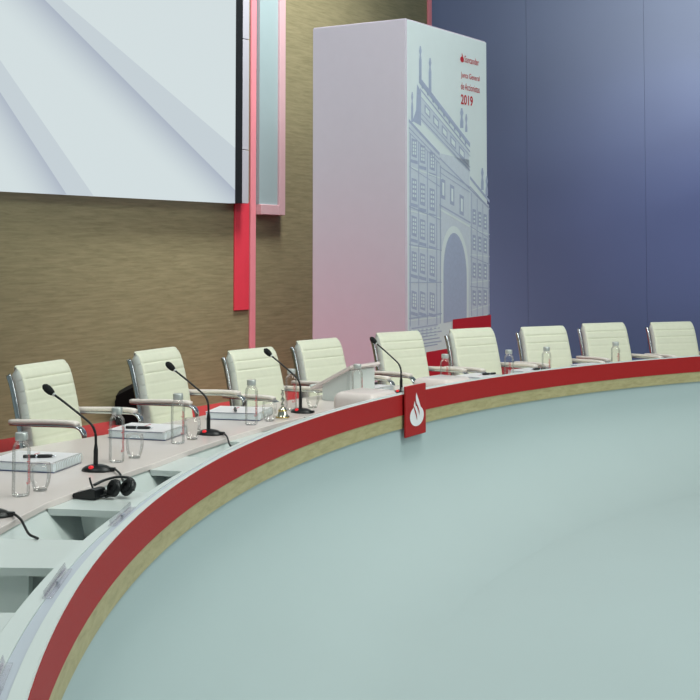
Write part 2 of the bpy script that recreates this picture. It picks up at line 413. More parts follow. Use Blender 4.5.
# frieze panels on the gable block
for k in range(5):
    u = 424 + 8.6 * k; v = 104 + 10.3 * k
    fpoly(drk, [(u, v), (u + 5.6, v + 6.6), (u + 5.6, v + 15), (u, v + 8.8)], O2)
    fpoly(lt, [(u + .9, v + 2.8), (u + 4.7, v + 7.4), (u + 4.7, v + 12.6), (u + .9, v + 8.2)], O3)
# rows of windows, balconies and string courses
for r, (v, hgt) in enumerate(((136, 20), (176, 24), (214, 22), (250, 22), (290, 20))):
    seg(lt, (408.5, v + hgt + 8 + 2), (441, v + hgt + 22 - r * 4), 1.2, O3)
    for k, u in enumerate((411, 419.5, 429)):
        dv = (u - 408) * (0.72 - 0.16 * r)
        fpoly(drk, [(u, v + dv), (u + 5.2, v + dv + 2), (u + 5.2, v + dv + hgt), (u, v + dv + hgt - 2)], O2)
        for q in range(4):
            z = v + dv + 3 + q * (hgt - 6) / 4
            fpoly(lt, [(u + 1, z), (u + 2.3, z + .3), (u + 2.3, z + 3), (u + 1, z + 2.7)], O3); fpoly(lt, [(u + 3, z + .4), (u + 4.3, z + .8), (u + 4.3, z + 3.4), (u + 3, z + 3)], O3)
        seg(drk, (u - 0.8, v + dv + hgt + 1), (u + 6.2, v + dv + hgt + 3), 3.2, O2)
for r, v in enumerate((208, 234, 262, 290)):
    seg(lt, (470, v + 20), (488.8, v + 26 - 4 * r), 1.0, O3)
    for u in (472, 477.6, 483):
        dv = (u - 470) * (0.45 - 0.16 * r)
        fpoly(drk, [(u, v + dv), (u + 3.3, v + dv + 1), (u + 3.3, v + dv + 16), (u, v + dv + 15)], O2)
        for q in range(3): fpoly(lt, [(u + .8, v + dv + 3 + q * 4), (u + 2.5, v + dv + 3.4 + q * 4), (u + 2.5, v + dv + 5.6 + q * 4), (u + .8, v + dv + 5.2 + q * 4)], O3)
# centre bay: niches above a tall arch with a pale surround
for u, v in ((440.5, 178), (449.5, 184), (459, 194)):
    fpoly(drk, [(u, v), (u + 4.2, v + 2.6), (u + 4.2, v + 22), (u, v + 20)], O2); fpoly(lt, [(u + 1.1, v + 4), (u + 3.1, v + 5.2), (u + 3.1, v + 18), (u + 1.1, v + 17)], O3)
seg(drk, (439, 204), (470, 222), 1.6, O2); seg(lt, (439, 208), (470, 226), 2.0, O3)
def arch(uc, wl, wr, vt, vs, vb):
    p = [(uc - wl, vb[0])]
    for k in range(0, 17):
        t = math.pi * k / 16; c = -math.cos(t)
        p.append((uc + (c * wl if c < 0 else c * wr), vs + c * 3 - math.sin(t) * (vs - vt)))
    p.append((uc + wr, vb[1])); return p
fpoly(lt, arch(453.6, 13.6, 14.4, 226, 270, (323, 318)), O2 + 0.0008)
fpoly(drk, arch(454.0, 11.2, 12.0, 233, 274, (323, 318)), O3)
for k in range(7):
    v = 327 + k * 3.3; fpoly(drk, [(411 + (k % 2), v + 1), (437 + 2 * (k % 3), v - 3), (437 + 2 * (k % 3), v - 2), (411 + (k % 2), v + 2.2)], O2)
for k in range(9):        # dentils and thin courses under the cornices
    u = 421 + 5.4 * k; v = 84.5 + 7.0 * k; fpoly(drk, [(u, v), (u + 1.4, v + 1.8), (u + 1.4, v + 5), (u, v + 3.2)], O2)
for a_, b__, w_ in (((420.5, 97), (469.5, 156), .8), ((420.5, 113), (469.5, 167), .9), ((408.5, 132), (439, 163), .9), ((439, 166), (469.5, 187), 1.0), ((439, 172), (469.5, 192), .8), ((408.5, 166), (439, 186), .9), ((408.5, 206), (439, 219), .9), ((408.5, 244), (441, 250), .9), ((408.5, 282), (441, 282), .9), ((408.5, 318), (441, 313), 1.2), ((469.5, 226), (489, 238), .8), ((469.5, 256), (489, 264), .8), ((469.5, 286), (489, 288), .8)):
    seg(drk, a_, b__, w_, O3 + .0006)
for u in (409.2, 417.6, 426.3, 435.6, 439.4): fpoly(drk, [(u, 132 + (u - 408) * 1.05), (u + .8, 133 + (u - 408) * 1.05), (u + .8, 326 - (u - 408) * .1), (u, 327 - (u - 408) * .1)], O3 + .0004)
for u in (470.6, 476.2, 481.8, 487.4): fpoly(drk, [(u, 192 + (u - 470)), (u + .6, 192.6 + (u - 470)), (u + .6, 316), (u, 316)], O3 + .0004)
for r_ in range(4):
    for k in range(7): fpoly(lt, [(410.2 + 4.2 * k, 330 + 3 * r_ - .5 * k), (412.4 + 4.2 * k, 329.8 + 3 * r_ - .5 * k), (412.4 + 4.2 * k, 331.4 + 3 * r_ - .5 * k), (410.2 + 4.2 * k, 331.6 + 3 * r_ - .5 * k)], O3)
face_link('facade_wash', mid, M['ink2']); face_link('facade_drawing', drk, M['ink']); face_link('facade_highlights', lt, M['poster'])
# red stepped corner at the bottom of the poster
bm = bmesh.new()
fpoly(bm, [(452, 319.5), (490.2, 314.8), (490.2, 352), (452, 360)], 0.010); fpoly(bm, [(425.5, 352.2), (452, 347.6), (490.3, 345), (490, 392), (425.5, 402)], 0.0105)
fpoly(bm, [(408.5, 398), (490, 386), (490, 408), (408.5, 416)], 0.011)
face_link('red_corner', bm, M['redink'])
def print_text(name, body, p00, p10, p01, bold=False):
    uv, fs = text_mesh(body, bold)
    a = Vector(FACE.hit(*p00)); b_ = Vector(FACE.hit(*p10)); c = Vector(FACE.hit(*p01)); bm = bmesh.new()
    w = (b_.x - a.x); hh = c.y - a.y
    vs = [bm.verts.new((a.x + x * w, -0.009, (a.y + b_.y) / 2 * 0 + a.y + y * hh)) for x, y in uv]
    for f in fs:
        try: bm.faces.new([vs[i] for i in f])
        except ValueError: pass
    face_link(name, bm, M['redink'])
print_text('brand_lettering', 'Santander', (463.9, 62.3), (478.3, 62.3), (463.9, 55.6))
print_text('title_lettering', 'Junta General', (460.2, 78.8), (478.9, 78.8), (460.2, 71.6))
print_text('title_lettering', 'de Accionistas', (460.2, 89.2), (478.9, 89.2), (460.2, 82.2))
print_text('year_lettering', '2019', (460.2, 104.2), (472.2, 104.2), (460.2, 94.0), True)

# the flame mark in a unit square (x right, y up): bulb with two curved cuts and two flame tips
def flame_polys():
    bulb = []
    for k in range(28):
        t = 2 * math.pi * k / 28; bulb.append((0.5 + 0.5 * math.cos(t), 0.30 + 0.30 * math.sin(t)))
    tall = [(0.46, 1.0), (0.56, 0.86), (0.66, 0.72), (0.74, 0.60), (0.80, 0.50), (0.62, 0.36), (0.60, 0.46), (0.50, 0.62), (0.43, 0.76), (0.42, 0.88)]
    short = [(0.34, 0.76), (0.40, 0.62), (0.50, 0.46), (0.60, 0.34), (0.60, 0.20), (0.44, 0.22), (0.38, 0.36), (0.28, 0.52), (0.27, 0.64)]
    cut1 = [(0.26, 0.62), (0.29, 0.50), (0.40, 0.34), (0.50, 0.16), (0.49, 0.28), (0.44, 0.40), (0.34, 0.54)]
    cut2 = [(0.44, 0.68), (0.49, 0.56), (0.60, 0.44), (0.66, 0.30), (0.67, 0.42), (0.61, 0.52), (0.53, 0.62)]
    notch = [(-0.02, 0.70), (-0.02, 0.46), (0.10, 0.52), (0.24, 0.58), (0.26, 0.70)]
    return [bulb, tall, short], [cut1, cut2]
bm = bmesh.new(); wh, cuts = flame_polys()
fa = Vector(FACE.hit(459.6, 62.0)); fb = Vector(FACE.hit(463.2, 53.2))
for p in wh[:2]:
    bm.faces.new([bm.verts.new((fa.x + x * (fb.x - fa.x), -0.009, fa.y + y * (fb.y - fa.y))) for x, y in p])
face_link('flame_mark', bm, M['redink'])

# ------------------------------------------------------------------ curved desk
A0, A1 = -13.0, 80.0
wled = lambda a: interp(a, [(-13, .14), (-5.5, .12), (.64, .093), (3.5, .076), (4.9, .068), (9.6, .054), (11.2, .048), (80, .048)])
tfront = lambda a: interp(a, [(-13, .60), (9.3, .592), (10, .575), (13.9, .531), (16, .505), (30, .50)])
tback = lambda a: interp(a, [(-13, 1.45), (14, 1.42), (17, 1.34), (20.5, 1.17), (25.7, 1.07), (32, 1.01), (38, .98), (44, .80), (60, .76), (66, .70), (80, .70)])
ZT, ZL, ZR, ZW, ZS = 0.75, 0.88, 0.752, 0.672, 0.725
AC = 28.0       # from here on the tabletop runs right up to the ledge
desk = empty('conference_desk', pt(0.3, 25, 0)); D0 = desk.location.copy()
tag(desk, 'long curved white conference desk with a red and wood front', 'desk')
def dlink(name, bm, m, parent=None, smooth=25):
    bm.transform(Matrix.Translation(-D0)); return link(name, bm, m, parent or desk, smooth)
bm = bmesh.new()
sweep(bm, lambda a: [(tfront(a), ZT - .003), (tfront(a) + .003, ZT), (tback(a) - .003, ZT), (tback(a), ZT - .003), (tback(a), ZT - .028), (tfront(a), ZT - .025)], A0, AC, 120)
sweep(bm, lambda a: [(wled(a) + .004, ZT), (tback(a) - .003, ZT), (tback(a), ZT - .003), (tback(a), ZT - .028), (wled(a) + .004, ZT - .028)], AC, A1, 120)
dlink('tabletop', bm, M['top'])
bm = bmesh.new()       # slanted modesty panel under the tabletop and the floor of the trough
sweep(bm, lambda a: [(tfront(a) + .012, ZT - .026), (.25, .30), (wled(a) + .002, .30), (wled(a) + .002, .27), (.27, .27), (tfront(a) + .04, ZT - .026)], A0, AC, 110)
dlink('modesty_panel', bm, M['desk'])
bm = bmesh.new()       # back legs of the desk: a continuous low panel
sweep(bm, lambda a: [(.62, .006), (.62, ZT - .029), (.65, ZT - .029), (.65, .006)], A0, A1, 110); dlink('back_panel', bm, M['desk'])
bm = bmesh.new()
sweep(bm, lambda a: [(0.0, ZL - .004), (.004, ZL), (wled(a) * .30, ZL), (wled(a) * .30, ZL - .004), (0.008, ZL - .02), (0.0, ZL - .02)], A0, A1, 180); dlink('ledge_lip', bm, M['desk'])
bm = bmesh.new()
sweep(bm, lambda a: [(wled(a) * .30 + .0005, ZL - .003), (wled(a) * .56, ZL - .003), (wled(a) * .56, ZL - .02), (wled(a) * .30 + .0005, ZL - .02)], A0, A1, 180); dlink('ledge_channel', bm, M['channel'])
bm = bmesh.new()
sweep(bm, lambda a: [(wled(a) * .56 + .0005, ZL), (wled(a) - .003, ZL), (wled(a), ZL - .003), (wled(a), .27), (0.03, .27), (0.03, ZL - .025), (wled(a) * .56 + .0005, ZL - .022)], A0, A1, 180); dlink('ledge', bm, M['desk'])
bm = bmesh.new(); sweep(bm, lambda a: [(0.0, ZL - .0205), (0.0, ZR), (0.02, ZR), (0.02, ZL - .0205)], A0, A1, 180)
o = dlink('red_band', bm, M['red']); o['label'] = 'red band around the desk front'
# thin red return that carries the colour up to the lip
bm = bmesh.new(); sweep(bm, lambda a: [(-.0025, ZL - .003), (-.0025, ZR + .001), (-.0005, ZR + .001), (-.0005, ZL - .003)], A0, A1, 180); link_o = dlink('band_facing', bm, M['red'])
bm = bmesh.new(); sweep(bm, lambda a: [(0.001, ZR - .0005), (0.001, ZW), (0.02, ZW), (0.02, ZR - .0005)], A0, A1, 180)
o = dlink('wood_band', bm, M['band']); o['label'] = 'light wood band below the red one'
def front_prof(a):      # white front that sweeps out into the floor in one smooth curve
    p = [(0.012, ZW - .001), (0.012, .56)]
    for k in range(1, 17):
        t = math.pi / 2 * k / 16; p.append((0.012 - .80 * (1 - math.cos(t)), .56 - .5595 * math.sin(t)))
    return p + [(.05, .0005), (.05, ZW - .001)]
bm = bmesh.new(); sweep(bm, front_prof, A0, A1, 140); dlink('front_panel', bm, M['floor'], smooth=40)
for k in range(-2, 4):
    a0 = 3.0 + 6.25 * k; a1 = a0 + 2.75
    if k == 3: a1 = a0 + 2.6
    bm = bmesh.new()
    sweep(bm, lambda a: [(wled(a) + .003, ZS - .002), (wled(a) + .005, ZS), (tfront(a) - .001, ZS), (tfront(a) - .001, ZS - .026), (wled(a) + .003, ZS - .026)], a0, a1, 8)
    sh = dlink('monitor_shelf', bm, M['desk'])
    lo, hi = (.33, .53) if k == 0 else (.07, .40)
    bm = bmesh.new(); sweep(bm, lambda a: [(lo + .01, ZS - .027), (hi, ZS - .027), (hi, .31), (lo + .01, .31)], a0 + .15, a0 + .45, 2); dlink('cabinet_side', bm, M['desk'], sh)
    bm = bmesh.new(); sweep(bm, lambda a: [(wled(a) + .01, ZS - .027), (.50, ZS - .027), (.44, .42), (.36, .31), (wled(a) + .01, .31)], a0 + .75, a0 + .95, 2); dlink('recess_panel', bm, M['desk'], sh)

# ------------------------------------------------------------------ red plaque with the flame mark on the desk front
pa, pb = at_dr(404.7, 410, -.02), at_dr(425.0, 410, -.02)
PL = Plane((pa.x, pa.y), (pb.x, pb.y)); pw = (pb - pa).length; pz0, pz1 = .618, .925
plq = empty('logo_plaque'); plq.matrix_world = PL.mx
tag(plq, 'small red plaque with a white flame emblem hung on the desk front', 'sign')
bm = bmesh.new(); box(bm, 0, pw, -.006, .006, pz0, pz1, .003); link('plate', bm, M['red'], plq)
bm = bmesh.new(); box(bm, pw * .2, pw * .8, .0065, .050, pz1 - .035, pz1 - .012); link('bracket', bm, M['steel'], plq)
bm = bmesh.new(); box(bm, pw * .2, pw * .8, .0065, .026, .70, .74); link('bracket', bm, M['steel'], plq)
ew, eh, ex, ez = pw * .68, .205, pw * .20, pz0 + .055
bm = bmesh.new()
for k, p in enumerate(wh): bm.faces.new([bm.verts.new((ex + x * ew, -.0075 - .0003 * k, ez + y * eh)) for x, y in p])
link('flame_emblem', bm, M['cover'], plq)['label'] = 'white flame emblem'
bm = bmesh.new()
for p in cuts: bm.faces.new([bm.verts.new((ex + x * ew, -.0092, ez + y * eh)) for x, y in p])
link('emblem_cutout', bm, M['red'], plq)

# ------------------------------------------------------------------ conference chairs (x forward, y left)
def pad(path, half_w, thick, rib_every, rib_depth, corner_top, rows_per=7, ncol=15, edge_r=.013):
    """padded panel along `path` (list of (x, z) on its front face); ribs across, rounded outline at the end"""
    bm = bmesh.new()
    P = catmull([(x, 0, z) for x, z in path], 12)
    L = [0.0]
    for a, b in zip(P, P[1:]): L.append(L[-1] + (b - a).length)
    T = L[-1]; n = 72; rows = []
    for i in range(n + 1):
        s = T * i / n; k = max(j for j in range(len(L)) if L[j] <= s + 1e-9); k = min(k, len(P) - 2)
        f = (s - L[k]) / max(1e-9, L[k + 1] - L[k]); p = P[k].lerp(P[k + 1], f); t = (P[min(k + 2, len(P) - 1)] - P[max(k - 1, 0)]).normalized()
        nrm = Vector((t.z, 0, -t.x))
        w = half_w(s / T)
        rem = T - s
        if rem < corner_top: w -= corner_top - math.sqrt(max(0, corner_top**2 - (corner_top - rem)**2))
        endf = min(1.0, min(s, rem) / edge_r); endf = math.sqrt(max(0.0, 1 - (1 - endf)**2))
        ph = (s / rib_every) % 1.0; g = rib_depth * max(0.0, 1 - min(ph, 1 - ph) / .07)
        fr, bk = [], []
        for j in range(ncol):
            y = -w + 2 * w * j / (ncol - 1); y = w * math.copysign(1 - max(0.0, 1 - abs(y / w)) ** 1.7, y)
            e = w - abs(y); ef = min(1.0, e / edge_r); ef = math.sqrt(max(0.0, 1 - (1 - ef)**2))
            q = min(ef, endf); h = thick / 2
            q2 = .80 + .20 * q if endf > .999 else q
            fr.append(bm.verts.new(p - nrm * h + nrm * (h * q2 - g * q) + Vector((0, y, 0))))
            bk.append(bm.verts.new(p - nrm * h - nrm * h * q2 + Vector((0, y, 0))))
        rows.append((fr, bk))
    for (f0, b0), (f1, b1) in zip(rows, rows[1:]):
        for j in (0, ncol - 1):
            try: bm.faces.new((f0[j], b0[j], b1[j], f1[j]))
            except ValueError: pass
        for j in range(ncol - 1):
            bm.faces.new((f0[j], f0[j + 1], f1[j + 1], f1[j])); bm.faces.new((b0[j], b1[j], b1[j + 1], b0[j + 1]))
    bmesh.ops.remove_doubles(bm, verts=bm.verts, dist=1e-5)
    bm.normal_update(); hw = max(half_w(0), half_w(1))
    for f in bm.faces:
        if abs(f.normal.y) > .72 and all(abs(v.co.y) > hw * .8 for v in f.verts): f.material_index = 1
    return bm
BACK = [(-.175, .50), (-.185, .60), (-.205, .72), (-.235, .85), (-.265, .96), (-.290, 1.02), (-.325, 1.058), (-.365, 1.06)]
def make_chair():
    t = empty('conference_chair')
    link('backrest', pad(BACK, lambda s: .247 - .010 * s, .080, .071, .0062, .040), M['leather'], t, 50).data.materials.append(M['piping'])
    link('seat', pad([(-.20, .50), (-.05, .485), (.10, .485), (.22, .50), (.275, .485), (.29, .455)], lambda s: .247, .065, .071, .0045, .05), M['leather'], t, 50).data.materials.append(M['piping'])
    for s in (-1, 1):
        bm = bmesh.new()
        pts = [Vector((x - .080, s * .256, z - .01)) for x, z in BACK[:-2]] ; pts = catmull(pts, 5)
        tube(bm, pts, 0, 12, flat=(.016, .007), up=Vector((1, 0, 0))); link('side_rail', bm, M['chrome'], t, True)
        arm = empty('armrest'); arm.parent = t
        bm = bmesh.new(); pp = catmull([Vector(p) for p in ((-.31, s * .30, .746), (-.18, s * .302, .752), (.0, s * .302, .760), (.115, s * .30, .760), (.15, s * .298, .753))], 5)
        tube(bm, pp, 0, 14, flat=(.013, .026)); link('pad', bm, M['arm'], arm, True)
        bm = bmesh.new()
        fr = catmull([Vector(p) for p in ((-.315, s * .285, .730), (-.12, s * .300, .735), (.10, s * .300, .742), (.165, s * .298, .735), (.195, s * .295, .700), (.188, s * .29, .65), (.15, s * .278, .56), (.08, s * .262, .48), (.0, s * .24, .445))], 6)
        tube(bm, fr, 0, 12, flat=(.008, .023), up=Vector((0.6, 0, 1)).normalized()); link('arm_frame', bm, M['chrome'], arm, True)
    for z, x in ((.60, -.275), (.90, -.335)):
        bm = bmesh.new(); tube(bm, [Vector((x, -.253, z)), Vector((x - .012, 0, z)), Vector((x, .253, z))], .011, 10)
        link('back_bar', bm, M['chrome'], t, True)
    bm = bmesh.new(); lathe(bm, [(.035, .10), (.035, .26), (.024, .265), (.024, .40), (.06, .41), (.06, .425)]); link('gas_lift', bm, M['black'], t, 30)
    bm = bmesh.new(); box(bm, -.14, .10, -.11, .11, .425, .45, .008); link('seat_plate', bm, M['black'], t)
    for k in range(5):
        a = 2 * math.pi * k / 5 + .3; bm = bmesh.new()
        tube(bm, [Vector((.02 * math.cos(a), .02 * math.sin(a), .115)), Vector((.16 * math.cos(a), .16 * math.sin(a), .10)), Vector((.31 * math.cos(a), .31 * math.sin(a), .075))], [.024, .02, .014], 10)
        leg = link('leg', bm, M['chrome'], t, True)
        bm = bmesh.new(); c, s_ = math.cos(a) * .305, math.sin(a) * .305
        for off in (-.018, .018):
            r = bmesh.ops.create_cone(bm, cap_ends=True, segments=18, radius1=.027, radius2=.027, depth=.02)
            mxr = Matrix.Translation((c - math.sin(a) * off, s_ + math.cos(a) * off, .034)) @ Matrix.Rotation(a, 4, 'Z') @ Matrix.Rotation(math.pi / 2, 4, 'X')
            for v in r['verts']: v.co = mxr @ v.co
        tube(bm, [Vector((c, s_, .035)), Vector((c, s_, .078))], .009, 8)
        link('caster', bm, M['black'], leg, 30)
    return t
CH = [  # pixel of the middle of the backrest's top edge, turn away from the camera, label
    (41, 363.5, 53, 'white ribbed leather chair farthest left, behind the nearest microphone'),
    (156, 350, 55, 'white ribbed leather chair in front of the black floor monitor'),
    (251, 349.5, 48, 'white ribbed leather chair standing in front of the pink wall strip'),
    (317.5, 340, 48, 'white ribbed leather chair just left of the small white lectern'),
    (398, 332.5, 42, 'white ribbed leather chair behind the red plaque, below the column'),
    (471, 329, 42, 'white ribbed leather chair in front of the red corner of the printed column'),
    (542.5, 327, 36, 'white ribbed leather chair first to the right of the printed column'),
    (603, 323.5, 36, 'white ribbed leather chair second from the right before the blue backdrop'),
    (671, 322.5, 35, 'white ribbed leather chair farthest right before the blue backdrop')]
chair0 = make_chair()
for i, (u, v, th, lab) in enumerate(CH):
    o = chair0 if i == 0 else copy_tree(chair0)
    p = on_z(u, v, 1.062); to = Vector((-p.x, -p.y, 0)).normalized(); a = math.atan2(to.y, to.x) + math.radians(th)
    f = Vector((math.cos(a), math.sin(a), 0)); zs_ = {1: 1.068, 2: 1.028, 3: 1.042, 5: 1.070, 6: 1.053, 7: 1.051, 8: 1.038}.get(i, 1.062)
    p = on_z(u, v, zs_); b = p + f * .33; o.scale = (1, 1, zs_ / 1.062)
    o.location = (b.x, b.y, 0.007); o.rotation_euler = (0, 0, a)
    tag(o, lab, 'chair', 'white conference chairs behind the curved desk')

# black floor monitor behind the second chair
fm = empty('floor_monitor'); q0 = on_z(115.5, 426, 0.0)
FM = Plane((q0.x, q0.y), (q0.x + 1, q0.y + .12)); fm.matrix_world = FM.mx @ Matrix.Translation((0, 0, .007))
tag(fm, 'black stage monitor on the red carpet behind the second chair', 'speaker')
fmw = .50; bm = bmesh.new()
pr = [(0.0, 0.0), (0.0, .29), (.24, .41), (.46, .41), (.46, 0.0)]
va = [bm.verts.new((x, 0, z)) for x, z in pr]; vb = [bm.verts.new((x, fmw, z)) for x, z in pr]
for k in range(5): bm.faces.new((va[k], va[(k + 1) % 5], vb[(k + 1) % 5], vb[k]))
bm.faces.new(va); bm.faces.new(vb[::-1]); bmesh.ops.bevel(bm, geom=list(bm.edges), offset=.004, segments=1, affect='EDGES')
link('cabinet', bm, M['matte'], fm)
bm = bmesh.new(); box(bm, -.012, -.002, .03, fmw - .03, .03, .24, .004); link('grille', bm, M['foam'], fm)

# ------------------------------------------------------------------ things on the desk
def radial_rz(a): return math.pi - math.radians(a)      # local +x points outward, away from the desk front
def lay(o, dr, a, z, turn=0.0): o.location = pt(dr, a, z + .0007); o.rotation_euler = (0, 0, radial_rz(a) + math.radians(turn)); return o

def make_mic():
    t = empty('gooseneck_microphone')
    bm = bmesh.new(); r = bmesh.ops.create_uvsphere(bm, u_segments=28, v_segments=14, radius=1.0)
    for v in bm.verts:
        z = v.co.z; k = 1.0
        v.co = Vector((v.co.x * .074, v.co.y * .052, max(0.0, z) * .030 + (.0 if z > 0 else 0)))
        if z <= 0: v.co.z = 0.0
    link('base', bm, M['black'], t, True)
    bm = bmesh.new(); box(bm, -.088, -.055, -.012, .012, .002, .018, .004); link('socket', bm, M['black'], t)
    bm = bmesh.new(); r = bmesh.ops.create_uvsphere(bm, u_segments=16, v_segments=8, radius=.013)
    for v in bm.verts: v.co = Vector((.012 + v.co.x, .037 + v.co.y * .7, .0195 + v.co.z * .75))
    link('button', bm, M['lamp'], t, True)['label'] = 'red lit button'
    bm = bmesh.new()
    p = catmull([Vector(q) for q in ((.008, 0, .02), (.008, 0, .07), (.008, 0, .13), (.012, 0, .170), (.03, 0, .205), (.075, 0, .240), (.16, 0, .298), (.225, 0, .340))], 6)
    rad = [.0105 if q.z < .09 else (.0105 - (q.z - .09) / .03 * .0045 if q.z < .12 else (.006 if q.z < .2 else .0052)) for q in p]
    tube(bm, p, rad, 12); link('gooseneck', bm, M['black'], t, True)
    bm = bmesh.new(); d = Vector((.055, 0, .042)).normalized(); prof = [(.0, .007), (.006, .0125), (.02, .017), (.04, .0185), (.056, .015), (.066, .006)]
    tube(bm, [Vector((.222, 0, .338)) + d * s for s, _ in prof], [r_ for _, r_ in prof], 14); link('windscreen', bm, M['foam'], t, True)
    bm = bmesh.new(); tube(bm, [Vector((.215, 0, .3330)), Vector((.225, 0, .3400))], .0085, 12); link('collar', bm, M['steel'], t, True)
    return t
MICS = [(-1.315, 4.56, 'gooseneck', 'black microphone base cut off by the left picture edge', True),
        (97, 472, 0, 'black gooseneck microphone beside the headset, in front of the leftmost chair', True),
        (211, 435, 0, 'black gooseneck microphone in front of the second chair, beside its bottle', True),
        (304, 411.5, 0, 'black gooseneck microphone beside the small silver bell', False),
        (392, 0, 0, 'black gooseneck microphone just left of the red plaque', False)]
mic0 = make_mic()
MPOS = [(0.70, 7.35), (0.675, 14.0), (0.640, 22.0), (0.60, 29.0), None]
p = on_z(372, 338, 1.125); d4, a4 = polar(p); MPOS[4] = (d4 - .26, a4)
for i, ((dr, a), (_, _, _, lab, cab)) in enumerate(zip(MPOS, MICS)):
    o = mic0 if i == 0 else copy_tree(mic0)
    lay(o, dr, a, ZT); tag(o, lab, 'microphone', 'gooseneck microphones on the desk')
# each cable belongs to its microphone and drops over the edge of the tabletop into the trough
mics = [o for o in COL.objects if o.parent is None and o.name.startswith('gooseneck_microphone')]
mics.sort(key=lambda o: polar(o.location)[1])
for o, n in zip(mics, range(5)):
    if n > 2: continue
    bm = bmesh.new()
    pts = catmull([Vector(q) for q in ((-.085, 0, .010), (-.105, .028, .013), (-.150, .085, .009), (-.185, .135, -.004), (-.225, .19, -.017), (-.275, .235, -.0195))], 6)
    tube(bm, pts, .0048, 8); link('cable', bm, M['cable'], o, True)

def make_bottle():
    t = empty('water_bottle')
    bm = bmesh.new()
    outer = [(.0, .0), (.030, .0), (.0345, .004), (.0360, .012), (.0360, .188), (.0350, .198), (.0315, .207), (.0265, .213), (.0235, .217), (.0225, .224)]
    inner = [(.0205, .224), (.0215, .216), (.025, .210), (.030, .203), (.0332, .194), (.0338, .014), (.0, .012)]
    lathe(bm, outer + [(.020, .2245)], 28, cap=False); bmesh.ops.remove_doubles(bm, verts=bm.verts, dist=1e-6)
    link('bottle_glass', bm, M['glass'], t, True)
    bm = bmesh.new(); lathe(bm, [(.0255, .225), (.0262, .228), (.0262, .252), (.0245, .255), (.0, .255)], 28, cap=False)
    lathe(bm, [(.0, .2245), (.0255, .225)], 28, cap=False); link('screw_cap', bm, M['steel'], t, 30)
    uv, fs = text_mesh('Santander'); bm = bmesh.new(); vs = []
    for x, y in uv:       # lettering runs up the bottle, wrapped round the glass
        th = (.5 - y) * .62; vs.append(bm.verts.new((.0364 * math.cos(th), .0364 * math.sin(th), .05 + x * .12)))
    for f in fs:
        try: bm.faces.new([vs[k] for k in f])
        except ValueError: pass
    link('printed_lettering', bm, M['redink'], t)
    return t
bottle0 = make_bottle()
BOT = [(21, 496, .750, 9.93, 'clear water bottle nearest the left picture edge, beside a glass'),
       (118, 463, .690, 15.6, 'clear water bottle right of the microphone beside the headset'),
       (177, 444, .655, 19.7, 'clear water bottle left of the second gooseneck microphone'),
       (251, 425, .605, 24.9, 'clear water bottle in front of the chair by the pink strip'),
       (294, 371, .72, 29.5, 'clear water bottle directly behind the microphone beside the silver bell'),
       (357, 364, .535, 33.0, 'clear water bottle in front of the white lectern'),
       (445, 354, .47, 40.0, 'clear water bottle right of the red plaque, left of a booklet'),
       (510, 350, .34, 44.4, 'clear water bottle between two chairs, in front of the dark blue backdrop'),
       (547, 347, .31, 47.5, 'clear water bottle in front of the first chair right of the column'),
       (616, 342, .29, 53.5, 'clear water bottle farthest right, in front of the second chair from right')]
for i, (u, v, dr, a, lab) in enumerate(BOT):
    o = bottle0 if i == 0 else copy_tree(bottle0)
    lay(o, dr, a, ZT); o.rotation_euler.z = math.atan2(-o.location.y, -o.location.x) + (.95, .9, .75, .8, .5, 1.0, .35, .1, .6, .55)[i]; tag(o, lab, 'bottle', 'water bottles on the desk')

def make_glass():
    bm = bmesh.new()
    prof = [(.0, .004), (.024, .004), (.030, .009), (.039, .033), (.0435, .062), (.0425, .092), (.039, .112), (.0380, .112)]
    lathe(bm, prof, 28, cap=False); bmesh.ops.remove_doubles(bm, verts=bm.verts, dist=1e-6)
    t = empty('water_glass'); link('bowl', bm, M['tumbler'], t, True)
    bm = bmesh.new(); lathe(bm, [(.0, .0), (.027, .0), (.029, .003), (.0, .0045)], 28, cap=False); link('foot', bm, M['glass'], t, True)
    return t
glass0 = make_glass()
for i, (dr, a, lab) in enumerate([(.72, 10.75, 'round clear water glass beside the leftmost bottle'),
        (.66, 16.5, 'round clear water glass right of the bottle by the headset microphone'),
        (.645, 20.7, 'round clear water glass just left of the second gooseneck microphone'),
        (.585, 26.15, 'round clear water glass between a bottle and the small silver bell'),
        (.66, 30.6, 'round clear water glass between the silver bell microphone and the white lectern'),
        (.66, 34.55, 'round clear water glass between the white lectern and a booklet')]):
    o = glass0 if i == 0 else copy_tree(glass0); lay(o, dr, a, ZT); tag(o, lab, 'glass', 'water glasses on the desk')

def make_booklet():
    """local x outward (reader's side), y sideways; wire binding on the inner short edge"""
    t = empty('bound_booklet')
    bm = bmesh.new(); box(bm, -.163, .165, -.133, .133, .003, .041, .002); link('pages', bm, M['paper'], t)
    bm = bmesh.new(); box(bm, -.166, .168, -.137, .137, .0415, .0445, .001); link('front_cover', bm, M['cover'], t)
    bm = bmesh.new(); box(bm, -.166, .168, -.137, .137, .0, .0025, .001); box(bm, -.150, .167, -.1365, .1365, .0388, .0412, .001); link('divider_boards', bm, M['navy'], t)['label'] = 'navy blue boards between the pages'
    bm = bmesh.new()
    for k in range(17):
        y = -.125 + .25 * k / 16; pts = [Vector((-.163 + .012 * math.cos(q), y, .0245 + .0235 * math.sin(q))) for q in [math.pi * .25 * j - .3 for j in range(9)]]
        tube(bm, pts, .0016, 5)
    link('wire_binding', bm, M['steel'], t, True)
    bm = bmesh.new(); box(bm, .03, .037, -.10, .02, .0446, .0450); link('cover_lettering', bm, M['redink'], t)['label'] = 'red line of lettering'
    return t
book0 = make_booklet()
